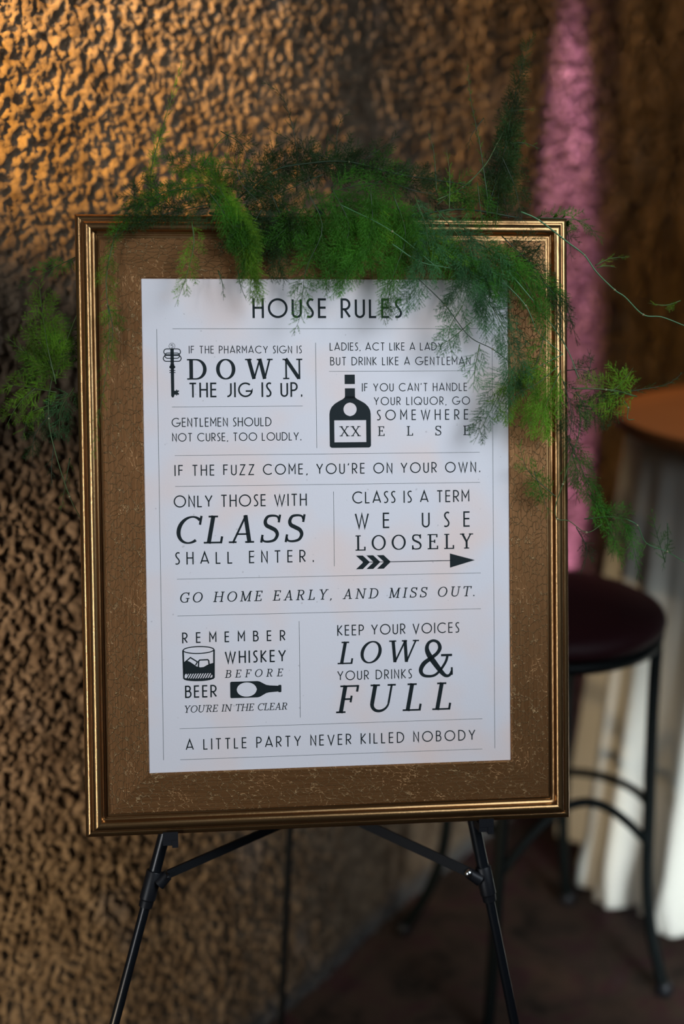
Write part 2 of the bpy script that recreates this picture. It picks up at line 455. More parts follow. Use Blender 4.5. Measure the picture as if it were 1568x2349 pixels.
DECO_S = spl([(.36, .95), (.25, 1.0), (.11, .95), (.04, .80), (.10, .62), (.25, .43), (.33, .25), (.28, .07), (.14, .0), (.0, .03)], 5)
DECO = {   # centre lines in a unit cap height, advance width
 'A': (.70, [[(0, 0), (.35, 1), (.70, 0)], [(.085, .24), (.615, .24)]]),
 'B': (.46, [[(0, 0), (0, 1), (.20, 1)] + arc(.20, .775, .20, .225, 90, -90, 10) + [(0, .55)], [(0, .55), (.22, .55)] + arc(.22, .275, .24, .275, 90, -90, 10) + [(0, 0)]]),
 'C': (.84, [arc(.5, .5, .5, .5, 48, 312, 28)]),
 'D': (.64, [[(0, 0), (0, 1), (.18, 1)] + arc(.18, .5, .46, .5, 90, -90, 20) + [(0, 0)]]),
 'E': (.40, [[(.40, 1), (0, 1), (0, 0), (.40, 0)], [(0, .53), (.38, .53)]]),
 'F': (.40, [[(.40, 1), (0, 1), (0, 0)], [(0, .53), (.36, .53)]]),
 'G': (.98, [arc(.5, .5, .5, .5, 48, 353, 32) + [(.98, .40), (.52, .40)]]),
 'H': (.52, [[(0, 0), (0, 1)], [(.52, 0), (.52, 1)], [(0, .52), (.52, .52)]]),
 'I': (.0, [[(0, 0), (0, 1)]]),
 'J': (.30, [[(.30, 1), (.30, .28)] + arc(.02, .28, .28, .28, 0, -90, 10)]),
 'K': (.46, [[(0, 0), (0, 1)], [(.44, 1), (.03, .50), (.46, 0)]]),
 'L': (.36, [[(0, 1), (0, 0), (.36, 0)]]),
 'M': (.62, [[(0, 0), (0, 1), (.31, .36), (.62, 1), (.62, 0)]]),
 'N': (.48, [[(0, 0), (0, 1), (.48, 0), (.48, 1)]]),
 'O': (1.0, [arc(.5, .5, .5, .5, 90, 450, 36)]),
 'P': (.44, [[(0, 0), (0, 1), (.18, 1)] + arc(.18, .72, .26, .28, 90, -90, 12) + [(0, .44)]]),
 'Q': (1.0, [arc(.5, .5, .5, .5, 90, 450, 36), [(.62, .30), (.92, -.04)]]),
 'R': (.46, [[(0, 0), (0, 1), (.18, 1)] + arc(.18, .72, .26, .28, 90, -90, 12) + [(0, .44)], [(.16, .44), (.46, 0)]]),
 'S': (.34, [DECO_S]),
 'T': (.50, [[(0, 1), (.50, 1)], [(.25, 1), (.25, 0)]]),
 'U': (.46, [[(0, 1), (0, .23)] + arc(.23, .23, .23, .23, 180, 360, 14) + [(.46, 1)]]),
 'V': (.62, [[(0, 1), (.31, 0), (.62, 1)]]),
 'W': (.90, [[(0, 1), (.25, 0), (.45, .96), (.65, 0), (.90, 1)]]),
 'Y': (.60, [[(0, 1), (.30, .44), (.60, 1)], [(.30, .44), (.30, 0)]]),
 'Z': (.52, [[(.02, 1), (.50, 1), (0, 0), (.52, 0)]]),
 '.': (.05, [[(0, 0), (.05, 0)]]),
 ',': (.08, [[(.07, .04), (.0, -.14)]]),
 "'": (.08, [[(.08, 1.02), (.02, .82)]]),
 ' ': (.20, []),
}

def slab(T, t):
    """slab serif glyphs; T thick stem, t hairline; list of (points, widths)"""
    def st(x, y0=0, y1=1, w=T): return ([(x, y0), (x, y1)], w)
    def sf(x, y, hw=.17): return ([(x-hw, y+(t/2 if y < .5 else -t/2)), (x+hw, y+(t/2 if y < .5 else -t/2))], t)
    def hb(x0, x1, y): return ([(x0, y), (x1, y)], t)
    def ma(cx, cy, rx, ry, a0, a1, n=30):
        return (arc(cx, cy, rx, ry, a0, a1, n), [t+(T-t)*abs(math.cos(math.radians(a0+(a1-a0)*k/n)))**1.4 for k in range(n+1)])
    lo, hi = t/2, 1-t/2
    S_pts = spl([(.58, .80), (.50, .93), (.33, hi), (.15, .93), (.09, .77), (.16, .62), (.34, .53), (.52, .43), (.61, .27), (.54, .09), (.34, lo), (.15, .06), (.07, .20)], 6)
    S_w = [t+(T-t)*math.exp(-((k/(len(S_pts)-1)-.5)/.27)**2) for k in range(len(S_pts))]
    G = {
     'A': (.90, [([(.16, 0), (.46, 1)], t*1.15), ([(.44, 1), (.76, 0)], T), hb(.25, .66, .32), sf(.15, 0, .14), sf(.76, 0, .16)]),
     'B': (.74, [st(.18), hb(.0, .40, hi), hb(.18, .42, .53), hb(0, .42, lo), ma(.40, .53+(hi-.53)/2, .23, (hi-.53)/2, 90, -90), ma(.42, (.53+lo)/2, .27, (.53-lo)/2, 90, -90)]),
     'C': (.84, [ma(.49, .5, .46-T*.3, .5-lo, 48, 308, 40), ([(.80, 1.0), (.80, .68)], t*1.3)]),
     'D': (.92, [st(.20), hb(0, .42, hi), hb(0, .42, lo), ma(.42, .5, .44, .5-lo, 90, -90, 30)]),
     'E': (.72, [st(.18), hb(0, .62, hi), hb(.18, .46, .52), hb(0, .66, lo), ([(.62, hi+lo), (.62, .78)], t*1.2), ([(.66, 0), (.66, .23)], t*1.2), ([(.47, .63), (.47, .41)], t*1.2)]),
     'F': (.68, [st(.18), hb(0, .64, hi), hb(.18, .46, .50), sf(.18, 0), ([(.64, hi+lo), (.64, .76)], t*1.3), ([(.47, .62), (.47, .38)], t*1.2)]),
     'G': (.90, [ma(.49, .5, .46-T*.3, .5-lo, 48, 300, 40), ([(.78, 1.0), (.78, .70)], t*1.3), ([(.76, .42), (.76, .06)], T*.9), hb(.56, .92, .42), ([(.76, .10), (.70, .05)], t)]),
     'H': (.98, [st(.18), st(.80), hb(.18, .80, .52), sf(.18, 0), sf(.18, 1), sf(.80, 0), sf(.80, 1)]),
     'I': (.36, [st(.18), sf(.18, 0), sf(.18, 1)]),
     'L': (.68, [st(.18), sf(.18, 1), hb(0, .62, lo), ([(.62, 0), (.62, .25)], t*1.3)]),
     'M': (1.08, [([(.17, 0), (.17, 1)], t*1.2), ([(.15, 1), (.53, .06)], T), ([(.53, .03), (.90, 1)], t*1.2), st(.90), sf(.17, 0, .14), hb(0, .2, hi), sf(.90, 0), hb(.86, 1.07, hi)]),
     'N': (.98, [([(.17, 0), (.17, 1)], t*1.2), ([(.15, 1), (.80, .03)], T), ([(.82, 0), (.82, 1)], t*1.2), sf(.17, 0, .15), hb(0, .2, hi), sf(.82, 1, .15)]),
     'O': (.94, [ma(.47, .5, .47-T/2, .5-lo, 90, 450, 48)]),
     'R': (.82, [st(.18), hb(0, .40, hi), hb(.18, .42, .50), ma(.40, .5+(hi-.5)/2, .24, (hi-.5)/2, 90, -90), ([(.40, .50), (.66, .02)], T), sf(.18, 0), hb(.60, .80, lo)]),
     'S': (.68, [(S_pts, S_w), ([(.585, 1.0), (.585, .72)], t*1.3), ([(.075, .0), (.075, .28)], t*1.3)]),
     'T': (.76, [st(.38), hb(0, .76, hi), sf(.38, 0), ([(.02, 1), (.02, .77)], t*1.2), ([(.74, 1), (.74, .77)], t*1.2)]),
     'U': (.94, [([(.18, 1), (.18, .32)], T), (arc(.48, .32, .30, .32-lo, 180, 360, 24), [T+(t-T)*(k/24)**.8 for k in range(25)]), ([(.78, .32), (.78, 1)], t*1.2), sf(.18, 1), sf(.78, 1, .15)]),
     'W': (1.34, [([(.16, 1), (.42, .02)], T), ([(.42, .02), (.72, 1)], t*1.2), ([(.70, 1), (.94, .02)], T), ([(.94, .02), (1.20, 1)], t*1.2), sf(.15, 1, .16), sf(.68, 1, .12), sf(1.20, 1, .14)]),
     'X': (.88, [([(.16, 1), (.72, 0)], T), ([(.70, 1), (.16, 0)], t*1.2), sf(.17, 1, .15), sf(.70, 1, .13), sf(.17, 0, .13), sf(.72, 0, .15)]),
     'Y': (.88, [([(.15, 1), (.44, .46)], T), ([(.73, 1), (.44, .46)], t*1.2), st(.44, 0, .48), sf(.15, 1, .15), sf(.74, 1, .14), sf(.44, 0)]),
     '.': (.12, [([(.06, 0), (.06, .12)], .12)]),
     ',': (.14, [([(.09, .10), (.07, .0), (.02, -.14)], [.12, .10, .03])]),
     "'": (.12, [([(.10, 1.02), (.07, .90), (.03, .76)], [.11, .09, .03])]),
     ' ': (.42, []),
    }
    return G
AMP = (1.0, [(spl([(.93, .15), (.87, .05), (.77, .03), (.66, .11), (.46, .36), (.29, .60), (.235, .77), (.29, .91), (.42, .965), (.55, .91), (.60, .77), (.52, .63), (.34, .50), (.15, .37), (.06, .20), (.12, .07), (.28, .03), (.46, .06), (.62, .20), (.76, .40), (.81, .55)], 6), None),
             ([(.63, .575), (.94, .575)], .06), ([(.93, .25), (.93, .05)], .05)])

def ribbon(mb, pts, wd, xf, z):
    if not isinstance(wd, (list, tuple)):      # drop doubled points
        q = [pts[0]]
        for p in pts[1:]:
            if abs(p[0]-q[-1][0]) + abs(p[1]-q[-1][1]) > 1e-6: q.append(p)
        pts = q
    n = len(pts)
    ws = wd if isinstance(wd, (list, tuple)) else [wd]*n
    P = [Vector(xf(*p)) for p in pts]
    closed = (P[0]-P[-1]).length < 1e-7 and n > 3
    L = []; R = []
    for i in range(n):
        a = P[(i-1)] if i > 0 else (P[-2] if closed else None)
        c = P[(i+1)] if i < n-1 else (P[1] if closed else None)
        if a is None: d = (c-P[i]).normalized(); nn = Vector((-d.y, d.x)); k = 1
        elif c is None: d = (P[i]-a).normalized(); nn = Vector((-d.y, d.x)); k = 1
        else:
            d1 = (P[i]-a).normalized(); d2 = (c-P[i]).normalized()
            n1 = Vector((-d1.y, d1.x)); n2 = Vector((-d2.y, d2.x))
            nn = (n1+n2)
            if nn.length < 1e-4: nn = n1
            nn.normalize(); k = 1/max(.33, nn.dot(n1))
        h = ws[i]/2*k
        L.append(P[i]+nn*h); R.append(P[i]-nn*h)
    v = [(p.x, p.y, z) for p in L] + [(p.x, p.y, z) for p in R]
    f = [(i, n+i, n+i+1, i+1) for i in range(n-1)]
    mb.add(v, f)

INK_Z = -.00105
def text_line(kind, txt, x0, x1, base, cap):
    """set a line between x0 and x1 (metres on the sheet); tracking follows from the width"""
    mb = MB(); x0 /= 1000; x1 /= 1000; base /= 1000; cap /= 1000
    width = x1-x0
    if kind == 's':
        wd = .112 if txt in ('WHISKEY', 'BEER', 'HOUSE RULES', 'REMEMBER', 'THE JIG IS UP.') else .098
        G = DECO; sc = 1-wd
        adv = [G[c][0]*sc + wd for c in txt]
    elif kind == 'A':
        h = cap; 
        xf = lambda x, y: (x0 + x*h*.95, base + y*h)
        for pts, ww in AMP[1]:
            if ww is None:
                n = len(pts)
                ww = []
                for i in range(n):
                    t = i/(n-1)
                    ww.append(h*(.065+.075*math.exp(-((t-.22)/.10)**2)+.05*math.exp(-((t-.66)/.09)**2)+.03*math.exp(-((t-.50)/.06)**2)+.0*t))
            else: ww = ww*h
            ribbon(mb, pts, ww, xf, INK_Z)
        o = mb.build('lettering', M_INK, paper); o['label'] = 'large printed ampersand'; return
    else:
        big = cap > .022
        T, t = (.175, .068) if txt == 'DOWN' else ((.145, .062) if big else ((.130, .072) if kind == 'S' else (.125, .072)))
        G = slab(T, t); sc = 1
        adv = [G[c][0] for c in txt]
    shear = .22 if kind == 'I' else 0
    ital_extra = shear*.85*cap if kind == 'I' else 0
    nat = sum(adv)*cap + ital_extra
    n = len(txt)
    tr = (width-nat)/(n-1)
    hs = 1.0
    tmin = (.09 if kind == 's' else .03)*cap
    if txt == 'XX': tmin = tr + 1; 
    if tr < tmin:
        if txt == 'XX': tmin = .06*cap
        hs = (width - tmin*(n-1) - ital_extra)/(sum(adv)*cap); tr = tmin
    x = x0
    def flush():
        nonlocal mb
        if mb.v:
            o = mb.build('lettering', M_INK, paper); o['label'] = 'printed ' + ('letter ' if len(cur) == 1 else 'word ') + ''.join(cur)
        mb = MB(); cur.clear()
    cur = []
    for c, a in zip(txt, adv):
        if c == ' ' or (txt == 'ELSE' and cur): flush()
        if c != ' ': cur.append(c)
        g = G[c]
        for st in g[1]:
            if kind == 's':
                pts, ww = st, wd*cap
                xf = lambda px, py, x=x: (x + (wd/2*cap + px*sc*cap)*hs if hs != 1 else x + wd/2*cap + px*sc*cap, base + (wd/2+py*sc)*cap)
                if c == '.': ww = .15*cap; st = pts = [(0, .03), (.10, .03)]
            else:
                pts, ww = st
                ww = [q*cap for q in ww] if isinstance(ww, (list, tuple)) else ww*cap
                xf = lambda px, py, x=x: (x + px*cap*hs + shear*py*cap*.85, base + py*cap)
            if kind == 's' and len(pts) == 2 and c != '.':
                # butt ends reach the cap line
                (ax, ay), (bx, by) = pts
                if abs(ax-bx) < 1e-6 and abs(ay-by) > .8:
                    e = wd/2/sc; s_ = 1 if by > ay else -1
                    pts = [(ax, ay-e*s_), (bx, by+e*s_)]
            if kind == 's' and c in 'EFLZTHDBPR' and len(pts) > 2 and pts[0] == (0, 0): 
                pts = [(0, -wd/2/sc)] + pts[1:]
            ribbon(mb, pts, ww, xf, INK_Z)
        x += a*cap*hs + tr
    flush()
TEXT=[
('s','HOUSE RULES',-93.4,94.2,257.7,24.6),
('s','IF THE PHARMACY SIGN IS',-172.6,-32.6,214.1,9.5),
('S','DOWN',-175.1,-32.0,182.0,25.4),
('s','THE JIG IS UP.',-173.4,-32.6,160.0,18.3),
('s','GENTLEMEN SHOULD',-195.0,-71.7,123.8,11.2),
('s','NOT CURSE, TOO LOUDLY.',-194.6,-34.7,105.7,10.5),
('s','LADIES, ACT LIKE A LADY',2.2,145.8,217.3,10.1),
('s','BUT DRINK LIKE A GENTLEMAN',2.7,180.9,198.9,10.5),
('s',"IF YOU CAN'T HANDLE",42.3,176.7,166.1,10.4),
('s','YOUR LIQUOR, GO',57.1,179.9,148.8,10.5),
('s','SOMEWHERE',60.5,178.1,129.9,13.3),
('S','ELSE',61.9,179.6,110.4,12.0),
('S','XX',12.9,40.6,110.4,12.4),
('s',"IF THE FUZZ COME, YOU'RE ON YOUR OWN.",-192.4,192.4,63.2,13.6),
('s','ONLY THOSE WITH',-194.0,-28.8,24.1,15.2),
('I','CLASS',-194.1,-28.5,-21.1,34.5),
('s','SHALL ENTER.',-193.7,-20.7,-46.7,15.6),
('s','CLASS IS A TERM',28.6,178.1,25.8,15.3),
('s','WE USE',31.5,179.2,-5.8,19.7),
('S','LOOSELY',32.0,182.6,-33.5,19.2),
('I','GO HOME EARLY, AND MISS OUT.',-189.1,186.0,-94.2,12.8),
('s','REMEMBER',-186.3,-57.6,-144.8,13.5),
('s','WHISKEY',-133.8,-57.2,-171.4,15.4),
('I','BEFORE',-134.1,-60.4,-189.5,9.8),
('s','BEER',-183.7,-144.2,-213.3,15.6),
('I',"YOU'RE IN THE CLEAR",-186.1,-55.1,-231.7,8.9),
('s','A LITTLE PARTY NEVER KILLED NOBODY',-184.0,183.6,-278.8,13.9),
('s','KEEP YOUR VOICES',7.7,163.9,-140.4,13.5),
('I','LOW',7.6,112.0,-176.4,28.3),
('A','&',111.0,156.3,-196.4,48.4),
('s','YOUR DRINKS',7.1,102.4,-197.0,12.2),
('I','FULL',4.6,158.3,-238.4,35.0),
]

for t in TEXT: text_line(*t)

RULE_LINES = [(-192.1, 244.5, 198.6, 244.5), (-194.2, 148.5, -32.4, 148.5), (1.1, 191.5, 187.6, 191.5), (-191.7, 88.5, 191.8, 88.5),
 (-191.9, 50.3, 192.0, 50.3), (-191.5, -64.8, 192.3, -64.8), (-191.5, -110.5, 192.1, -110.5), (-191.1, -251.5, 192.9, -251.5),
 (-191.0, -290.4, 192.6, -290.4), (-211.5, 244.3, -211.5, -290), (208.9, 244.3, 208.9, -290), (-15.4, 227.2, -15.4, 96.1),
 (5.0, 41.3, 5.0, -52.5), (-40.2, -120.8, -40.2, -242.4)]
for a, b_, c, d in RULE_LINES:
    mb = MB(); ribbon(mb, [(a, b_), (c, d)], .00042, lambda x, y: (x/1000, y/1000), INK_Z)
    mb.build('dividing_line', M_HAIR, paper)

# --- printed emblems (all in millimetres on the sheet)
mm = lambda x, y: (x/1000, y/1000)
def poly(mb, pts, z=INK_Z):
    mb.add([(x/1000, y/1000, z) for x, y in pts], [tuple(range(len(pts)))])
def ring_fill(outer, inner, mb, z=INK_Z):
    """strip between two closed outlines of equal length"""
    n = len(outer)
    mb.add([(x/1000, y/1000, z) for x, y in outer+inner], [(i, (i+1) % n, n+(i+1) % n, n+i) for i in range(n)])
def emblem(mb, label):
    o = mb.build('printed_emblem', M_INK, paper); o['label'] = label; return o

# key
mb = MB(); kx = -193.1
ribbon(mb, arc(kx, 223.2, 3.6, 3.9, 90, 450, 28), .0004, mm, INK_Z)
for pts in ([(1.3, 2.2), (-1.0, 2.2), (-1.2, .2)], arc(-.1, -.7, 1.5, 1.4, 115, -140, 12)):
    ribbon(mb, [(kx+x, 223.2+y) for x, y in pts], .0005, mm, INK_Z)
poly(mb, [(kx-2.1, 219.8), (kx-1.6, 220.6), (kx+1.6, 220.6), (kx+2.1, 219.8), (kx+1.9, 162), (kx+.8, 160.2), (kx-.8, 160.2), (kx-1.9, 162)][::-1])
def pill(cx, cy, hx, hy):
    r = hy
    return [(p) for p in arc(cx+hx-r, cy, r, hy, -90, 90, 10)] + arc(cx-hx+r, cy, r, hy, 90, 270, 10) + [(cx+hx-r, cy-hy)]
for cy, hx, hy in ((216.3, 10.2, 3.6), (211.6, 9.0, 3.2), (208.2, 10.9, 3.6)):
    ribbon(mb, pill(kx+.1, cy, hx, hy), .0011, mm, INK_Z)
poly(mb, arc(kx, 197.6, 3.7, 2.3, 0, 345, 22)); poly(mb, arc(kx, 200.0, 2.6, 1.6, 0, 345, 18))
for y in (193.3, 190.9): poly(mb, [(kx-3.7, y-.45), (kx+3.7, y-.45), (kx+3.7, y+.45), (kx-3.7, y+.45)])
poly(mb, [(kx+1.5, 163.6), (kx+4.2, 163.6), (kx+4.4, 162.4), (kx+5.4, 162.6), (kx+5.3, 163.8), (kx+7.4, 163.2), (kx+7.6, 165.6), (kx+6.4, 165.8), (kx+6.4, 167), (kx+7.7, 167.2), (kx+7.6, 168.9), (kx+5.4, 168.6), (kx+5.2, 170), (kx+4.2, 169.6), (kx+4, 168.4), (kx+1.5, 168.6)])
emblem(mb, 'printed old key')

# spirit bottle
mb = MB()
poly(mb, [(20.6, 175.6), (33.4, 175.6), (33.4, 187.3), (20.6, 187.3)])
B0 = dict(l=.6, r=52.6, b=96.0, cx=27.0)
poly(mb, [(20.8, 157.5), (33.4, 157.5), (33.4, 170.3), (20.8, 170.3)])
prof = [(6.3, 160.5), (6.6, 158.8), (9.0, 156.8), (14, 154.2), (19, 151.2), (23, 147.2), (25.3, 142.6), (26, 138)]
# shoulders as strips around the round hole
cxh, cyh, rh = 27.0, 144.0, 8.3
def body_x(y):
    for (x0, y0), (x1, y1) in zip(prof, prof[1:]):
        if y1 <= y <= y0: return x0+(x1-x0)*(y0-y)/(y0-y1)
    return 26.0 if y < 138 else 6.3
NB = 60
ys = [160.5 - (160.5-130.4)*i/NB for i in range(NB+1)]
for y0, y1 in zip(ys, ys[1:]):
    def hole(y):
        d = rh*rh-(y-cyh)**2
        return math.sqrt(d) if d > 0 else 0
    for s_ in (-1, 1):
        q = [(cxh+s_*hole(y0), y0), (cxh+s_*body_x(y0), y0), (cxh+s_*body_x(y1), y1), (cxh+s_*hole(y1), y1)]
        if s_ > 0: q = q[::-1]
        poly(mb, q)
poly(mb, [(1.0, 130.5), (1.0, 102.8), (6.9, 102.8), (6.9, 130.5)][::1]); poly(mb, [(47.2, 130.5), (47.2, 102.8), (53, 102.8), (53, 130.5)])
poly(mb, arc(4.2, 99.2, 3.2, 3.2, 180, 270, 6) + arc(49.8, 99.2, 3.2, 3.2, 270, 360, 6) + [(53, 102.9), (1.0, 102.9)])
emblem(mb, 'printed spirit bottle')

# arrow
mb = MB(); ya = -48.3
for k in range(3):
    x = 32.4+13.3*k
    poly(mb, [(x, ya+8.6), (x+8.6, ya+8.6), (x+17.6, ya), (x+8.6, ya-8.6), (x, ya-8.6), (x+9.2, ya)])
poly(mb, [(41, ya-.45), (156, ya-.45), (156, ya+.45), (41, ya+.45)])
poly(mb, [(152.5, ya-9), (184.6, ya), (152.5, ya+9)])
emblem(mb, 'printed arrow pointing right')

# whiskey glass
mb = MB(); gx, gy0, gy1 = -166.2, -153.6, -189.2
ribbon(mb, arc(gx, gy0, 19.0, 4.3, 90, 450, 36), .0013, mm, INK_Z)
for s_ in (-1, 1): ribbon(mb, [(gx+s_*19.2, gy0), (gx+s_*18.6, gy1)], .0020, mm, INK_Z)
liq = [(-18.6, -168.4), (-15, -166.4), (-11, -168), (-6.5, -171.2), (-2.5, -174.2), (2, -175.4), (6, -175), (10, -172.8), (14, -171.2), (18.6, -170)]
for (a, b_), (c, d) in zip(liq, liq[1:]):
    f_ = lambda x: gy1 + 1.8 - 3.6*math.sqrt(max(0, 1-(x/19.6)**2))
    poly(mb, [(gx+a, b_), (gx+a, -183.0), (gx+c, -183.0), (gx+c, d)])
    g_ = lambda x: -187.6 - 1.6*math.sqrt(max(0, 1-(x/19.6)**2))
    poly(mb, [(gx+a, g_(a)), (gx+a, f_(a)-1.6), (gx+c, f_(c)-1.6), (gx+c, g_(c))])
k = -18.0
while k < 17.5:
    poly(mb, [(gx+k, -182.8), (gx+k+1.5, -182.8), (gx+k-2.6, -189.8), (gx+k-4.1, -189.8)][::-1] if k > -14 else [(gx+k, -182.8), (gx+k+1.5, -182.8), (gx+k, -186)][::-1])
    k += 3.05
poly(mb, [(gx+14.5, -182.8), (gx+18.6, -182.8), (gx+18.4, -189), (gx+16, -189.6), (gx+17, -186)][::-1])
ribbon(mb, [(-16.6+gx, -168), (-10.2+gx, -162.8), (-1.6+gx, -168.4), (-4.0+gx, -172.6)], .0015, mm, INK_Z)
ribbon(mb, [(gx-.6, -176), (gx, -167.6), (gx+1.2, -166.2), (gx+11.2, -166.0), (gx+12.4, -167.4), (gx+12.9, -173.4)], .0016, mm, INK_Z)
emblem(mb, 'printed whiskey glass with ice')

# beer bottle on its side
mb = MB(); bx0, by = -127.6, -204.9
def bh(x):
    pr = [(0, 9.2), (1.0, 10.3), (34, 10.3), (37, 9.6), (41, 7.4), (45, 5.2), (49, 4.4), (60.2, 3.6), (60.4, 4.6), (63.6, 4.6), (64, 4)]
    for (a, b_), (c, d) in zip(pr, pr[1:]):
        if a <= x <= c: return b_+(d-b_)*(x-a)/(c-a)
    return 4
xs_ = [64*i/96 for i in range(97)]
for x0, x1 in zip(xs_, xs_[1:]):
    def ho(x):
        d = 1-((x-20.6)/12.4)**2
        return 9.0*math.sqrt(d) if d > 0 else 0
    for s_ in (-1, 1):
        q = [(bx0+x0, by+s_*ho(x0)), (bx0+x1, by+s_*ho(x1)), (bx0+x1, by+s_*bh(x1)), (bx0+x0, by+s_*bh(x0))]
        poly(mb, q if s_ > 0 else q[::-1])
emblem(mb, 'printed beer bottle lying on its side')

# ---------------------------------------------------------------- easel, in the same leaning frame as the sign
def sl(u, v, d):
    return SIGN_M @ Vector((u, v, d))
easel = thing('display_easel', 'black tubular tripod easel carrying the gold framed sign, feet spread on the floor', 'easel', loc=(-.02, 1.75, 0))
EO = Vector((-.02, 1.75, 0))
D = -.047
def wp(p): return tuple(Vector(p) - EO)
def lv(v, a, va, slope): return a + slope*(v - va)
def to_floor(u0, slope, v0):
    v = -(1.1578 + .22873*D - .012)/.97335
    return sl(u0 + slope*(v0-v), v, D)
legs = [(-.2135, .278, -.399, -1, -.442, -.488), (.1909, -.195, -.399, 1, -.456, -.502)]
for (u0, k, v0, s_, c0, c1) in legs:
    pos = lambda v: sl(u0 + k*(v-v0)*1.0, v, D)
    # k: du/dv
    top = pos(.36); c_hi = pos(c0); c_lo = pos(c1)
    vf = -(1.1578 + .22873*D - .012)/.97335
    foot = pos(vf)
    e = thing  # noqa
    m_ = MB(); m_.tube([wp(top), wp(c_lo)], .0080, 20); up_ = m_.build('leg', M_TUBE, easel, auto=.6)
    m_ = MB(); m_.tube([wp(c_lo), wp(foot)], .0064, 20); m_.build('lower_leg_tube', M_TUBE, up_, auto=.6)
    dir_ = (c_lo-c_hi).normalized()
    m_ = MB(); m_.tube([wp(c_hi), wp(c_hi+dir_*.001), wp(c_hi+dir_*.037), wp(c_hi+dir_*.038), wp(c_hi+dir_*.039), wp(c_lo)], [.0098, .0104, .0104, .0094, .0092, .0088], 24)
    m_.build('collar', M_PLASTIC, up_, auto=.6)
    m_ = MB(); m_.tube([wp(foot-dir_*.03), wp(foot+dir_*.006)], [.0085, .0095], 16); m_.build('rubber_foot', M_PLASTIC, up_, auto=.6)
# clevis joints with a screw and the folding braces that meet at the rear hub
hub = sl(-.0075, -.366, D) + Vector((0.0, .10, -.052))
bu = lambda u, v, d=D+.004: sl(u, v, d)
for (jx, jv, s_, shiny) in ((-.2087, -.446, -1, False), (.1800, -.460, 1, True)):
    j = bu(jx, jv)
    m_ = MB()
    colx = legs[0][0]+legs[0][1]*(jv-legs[0][2]) if s_ < 0 else legs[1][0]+legs[1][1]*(jv-legs[1][2])
    c = bu(colx + (.006 if s_ < 0 else -.006), jv-.006)
    for off in (-.0035, .0035):
        o3 = SIGN_ROT @ Vector((0, 0, off))
        m_.tube([wp(c + o3 + SIGN_ROT @ Vector((0, -.006, -.0015))), wp(j + o3 + SIGN_ROT @ Vector((0, -.001, -.0015)))], [.0085, .0065], 12)
    m_.build('brace_joint', M_PLASTIC, easel, auto=.6)
    # flat brace bar
    dv = (hub - j); side = SIGN_ROT @ Vector((0, 0, 1)); per = dv.cross(side).normalized()
    hw, th = (.0062, .003) if s_ > 0 else (.0050, .0035)
    m_ = MB(); vv = []
    for p in (j, hub):
        for a_, b2 in ((-1, -1), (1, -1), (1, 1), (-1, 1)):
            vv.append(wp(p + per*hw*a_ + side*th*b2))
    m_.add(vv, [(0, 3, 2, 1), (4, 5, 6, 7), (0, 1, 5, 4), (1, 2, 6, 5), (2, 3, 7, 6), (3, 0, 4, 7)])
    br = m_.build('brace', M_BRACE, easel)
    m_ = MB(); nrm = SIGN_ROT @ Vector((0, 0, 1))
    rr = .0052 if shiny else .0026
    m_.tube([wp(j+nrm*.004), wp(j+nrm*.0125), wp(j+nrm*.0145), wp(j+nrm*.0152)], [rr, rr*.95, rr*.6, rr*.1], 16)
    sc_ = m_.build('screw', M_SCREW if shiny else M_PLASTIC, br, smooth=True)
    if shiny: sc_['label'] = 'shiny steel screw head'
# rear leg
apex = Vector((-.030, 1.868, 1.533)); rfoot = Vector((-.1134, 2.25, .012))
m_ = MB(); m_.tube([wp(apex), wp(rfoot)], .0062, 18); rear = m_.build('leg', M_TUBE, easel, auto=.6)
m_ = MB(); dd = (rfoot-apex).normalized(); m_.tube([wp(rfoot-dd*.03), wp(rfoot+dd*.002)], .009, 14); m_.build('rubber_foot', M_PLASTIC, rear, auto=.6)
t_ = .56; rp = apex.lerp(rfoot, t_)
m_ = MB(); m_.tube([wp(rp-dd*.02), wp(rp+dd*.02)], .0105, 18); m_.tube([wp(hub), wp(rp)], .005, 12); m_.tube([wp(hub-Vector((.012, 0, 0))), wp(hub+Vector((.012, 0, 0)))], .008, 14)
m_.build('rear_hub', M_PLASTIC, easel, auto=.6)
m_ = MB(); m_.tube([wp(sl(.012, .375, D)), wp(sl(.012, .34, D))], .018, 20); m_.tube([wp(sl(.012, .355, D)), wp(apex)], .007, 12)
m_.build('easel_head', M_PLASTIC, easel, auto=.6)
# two holders that carry the bottom edge of the frame
for (hx, s_) in ((-.2045, -1), (.1965, 1)):
    hold = MB()
    def lb(a, b2):
        (x0, y0, z0), (x1, y1, z1) = a, b2
        pts = [(x0,y0,z0),(x1,y0,z0),(x1,y1,z0),(x0,y1,z0),(x0,y0,z1),(x1,y0,z1),(x1,y1,z1),(x0,y1,z1)]
        hold.add([wp(sl(*p)) for p in pts], [(0,3,2,1),(4,5,6,7),(0,1,5,4),(1,2,6,5),(2,3,7,6),(3,0,4,7)])
    yb = -OH/2
    lb((hx-.0095, yb-.0045, D+.002), (hx+.0095, yb-.0006, .0012))      # shelf under the frame
    lb((hx-.0095, yb-.0045, .0002), (hx+.0095, yb+.0058, .0024))       # front lip
    lb((hx+.0020, yb-.0140, -.020), (hx+.0095, yb-.0040, .0024))       # hooked tab below
    lb((hx-.0095, yb-.0110, -.030), (hx+.0030, yb-.0040, .0016))
    lb((hx-.0060, yb-.0120, D-.004), (hx+.0060, yb-.0040, D+.010))
    hold.build('sign_holder', M_PLASTIC, easel)

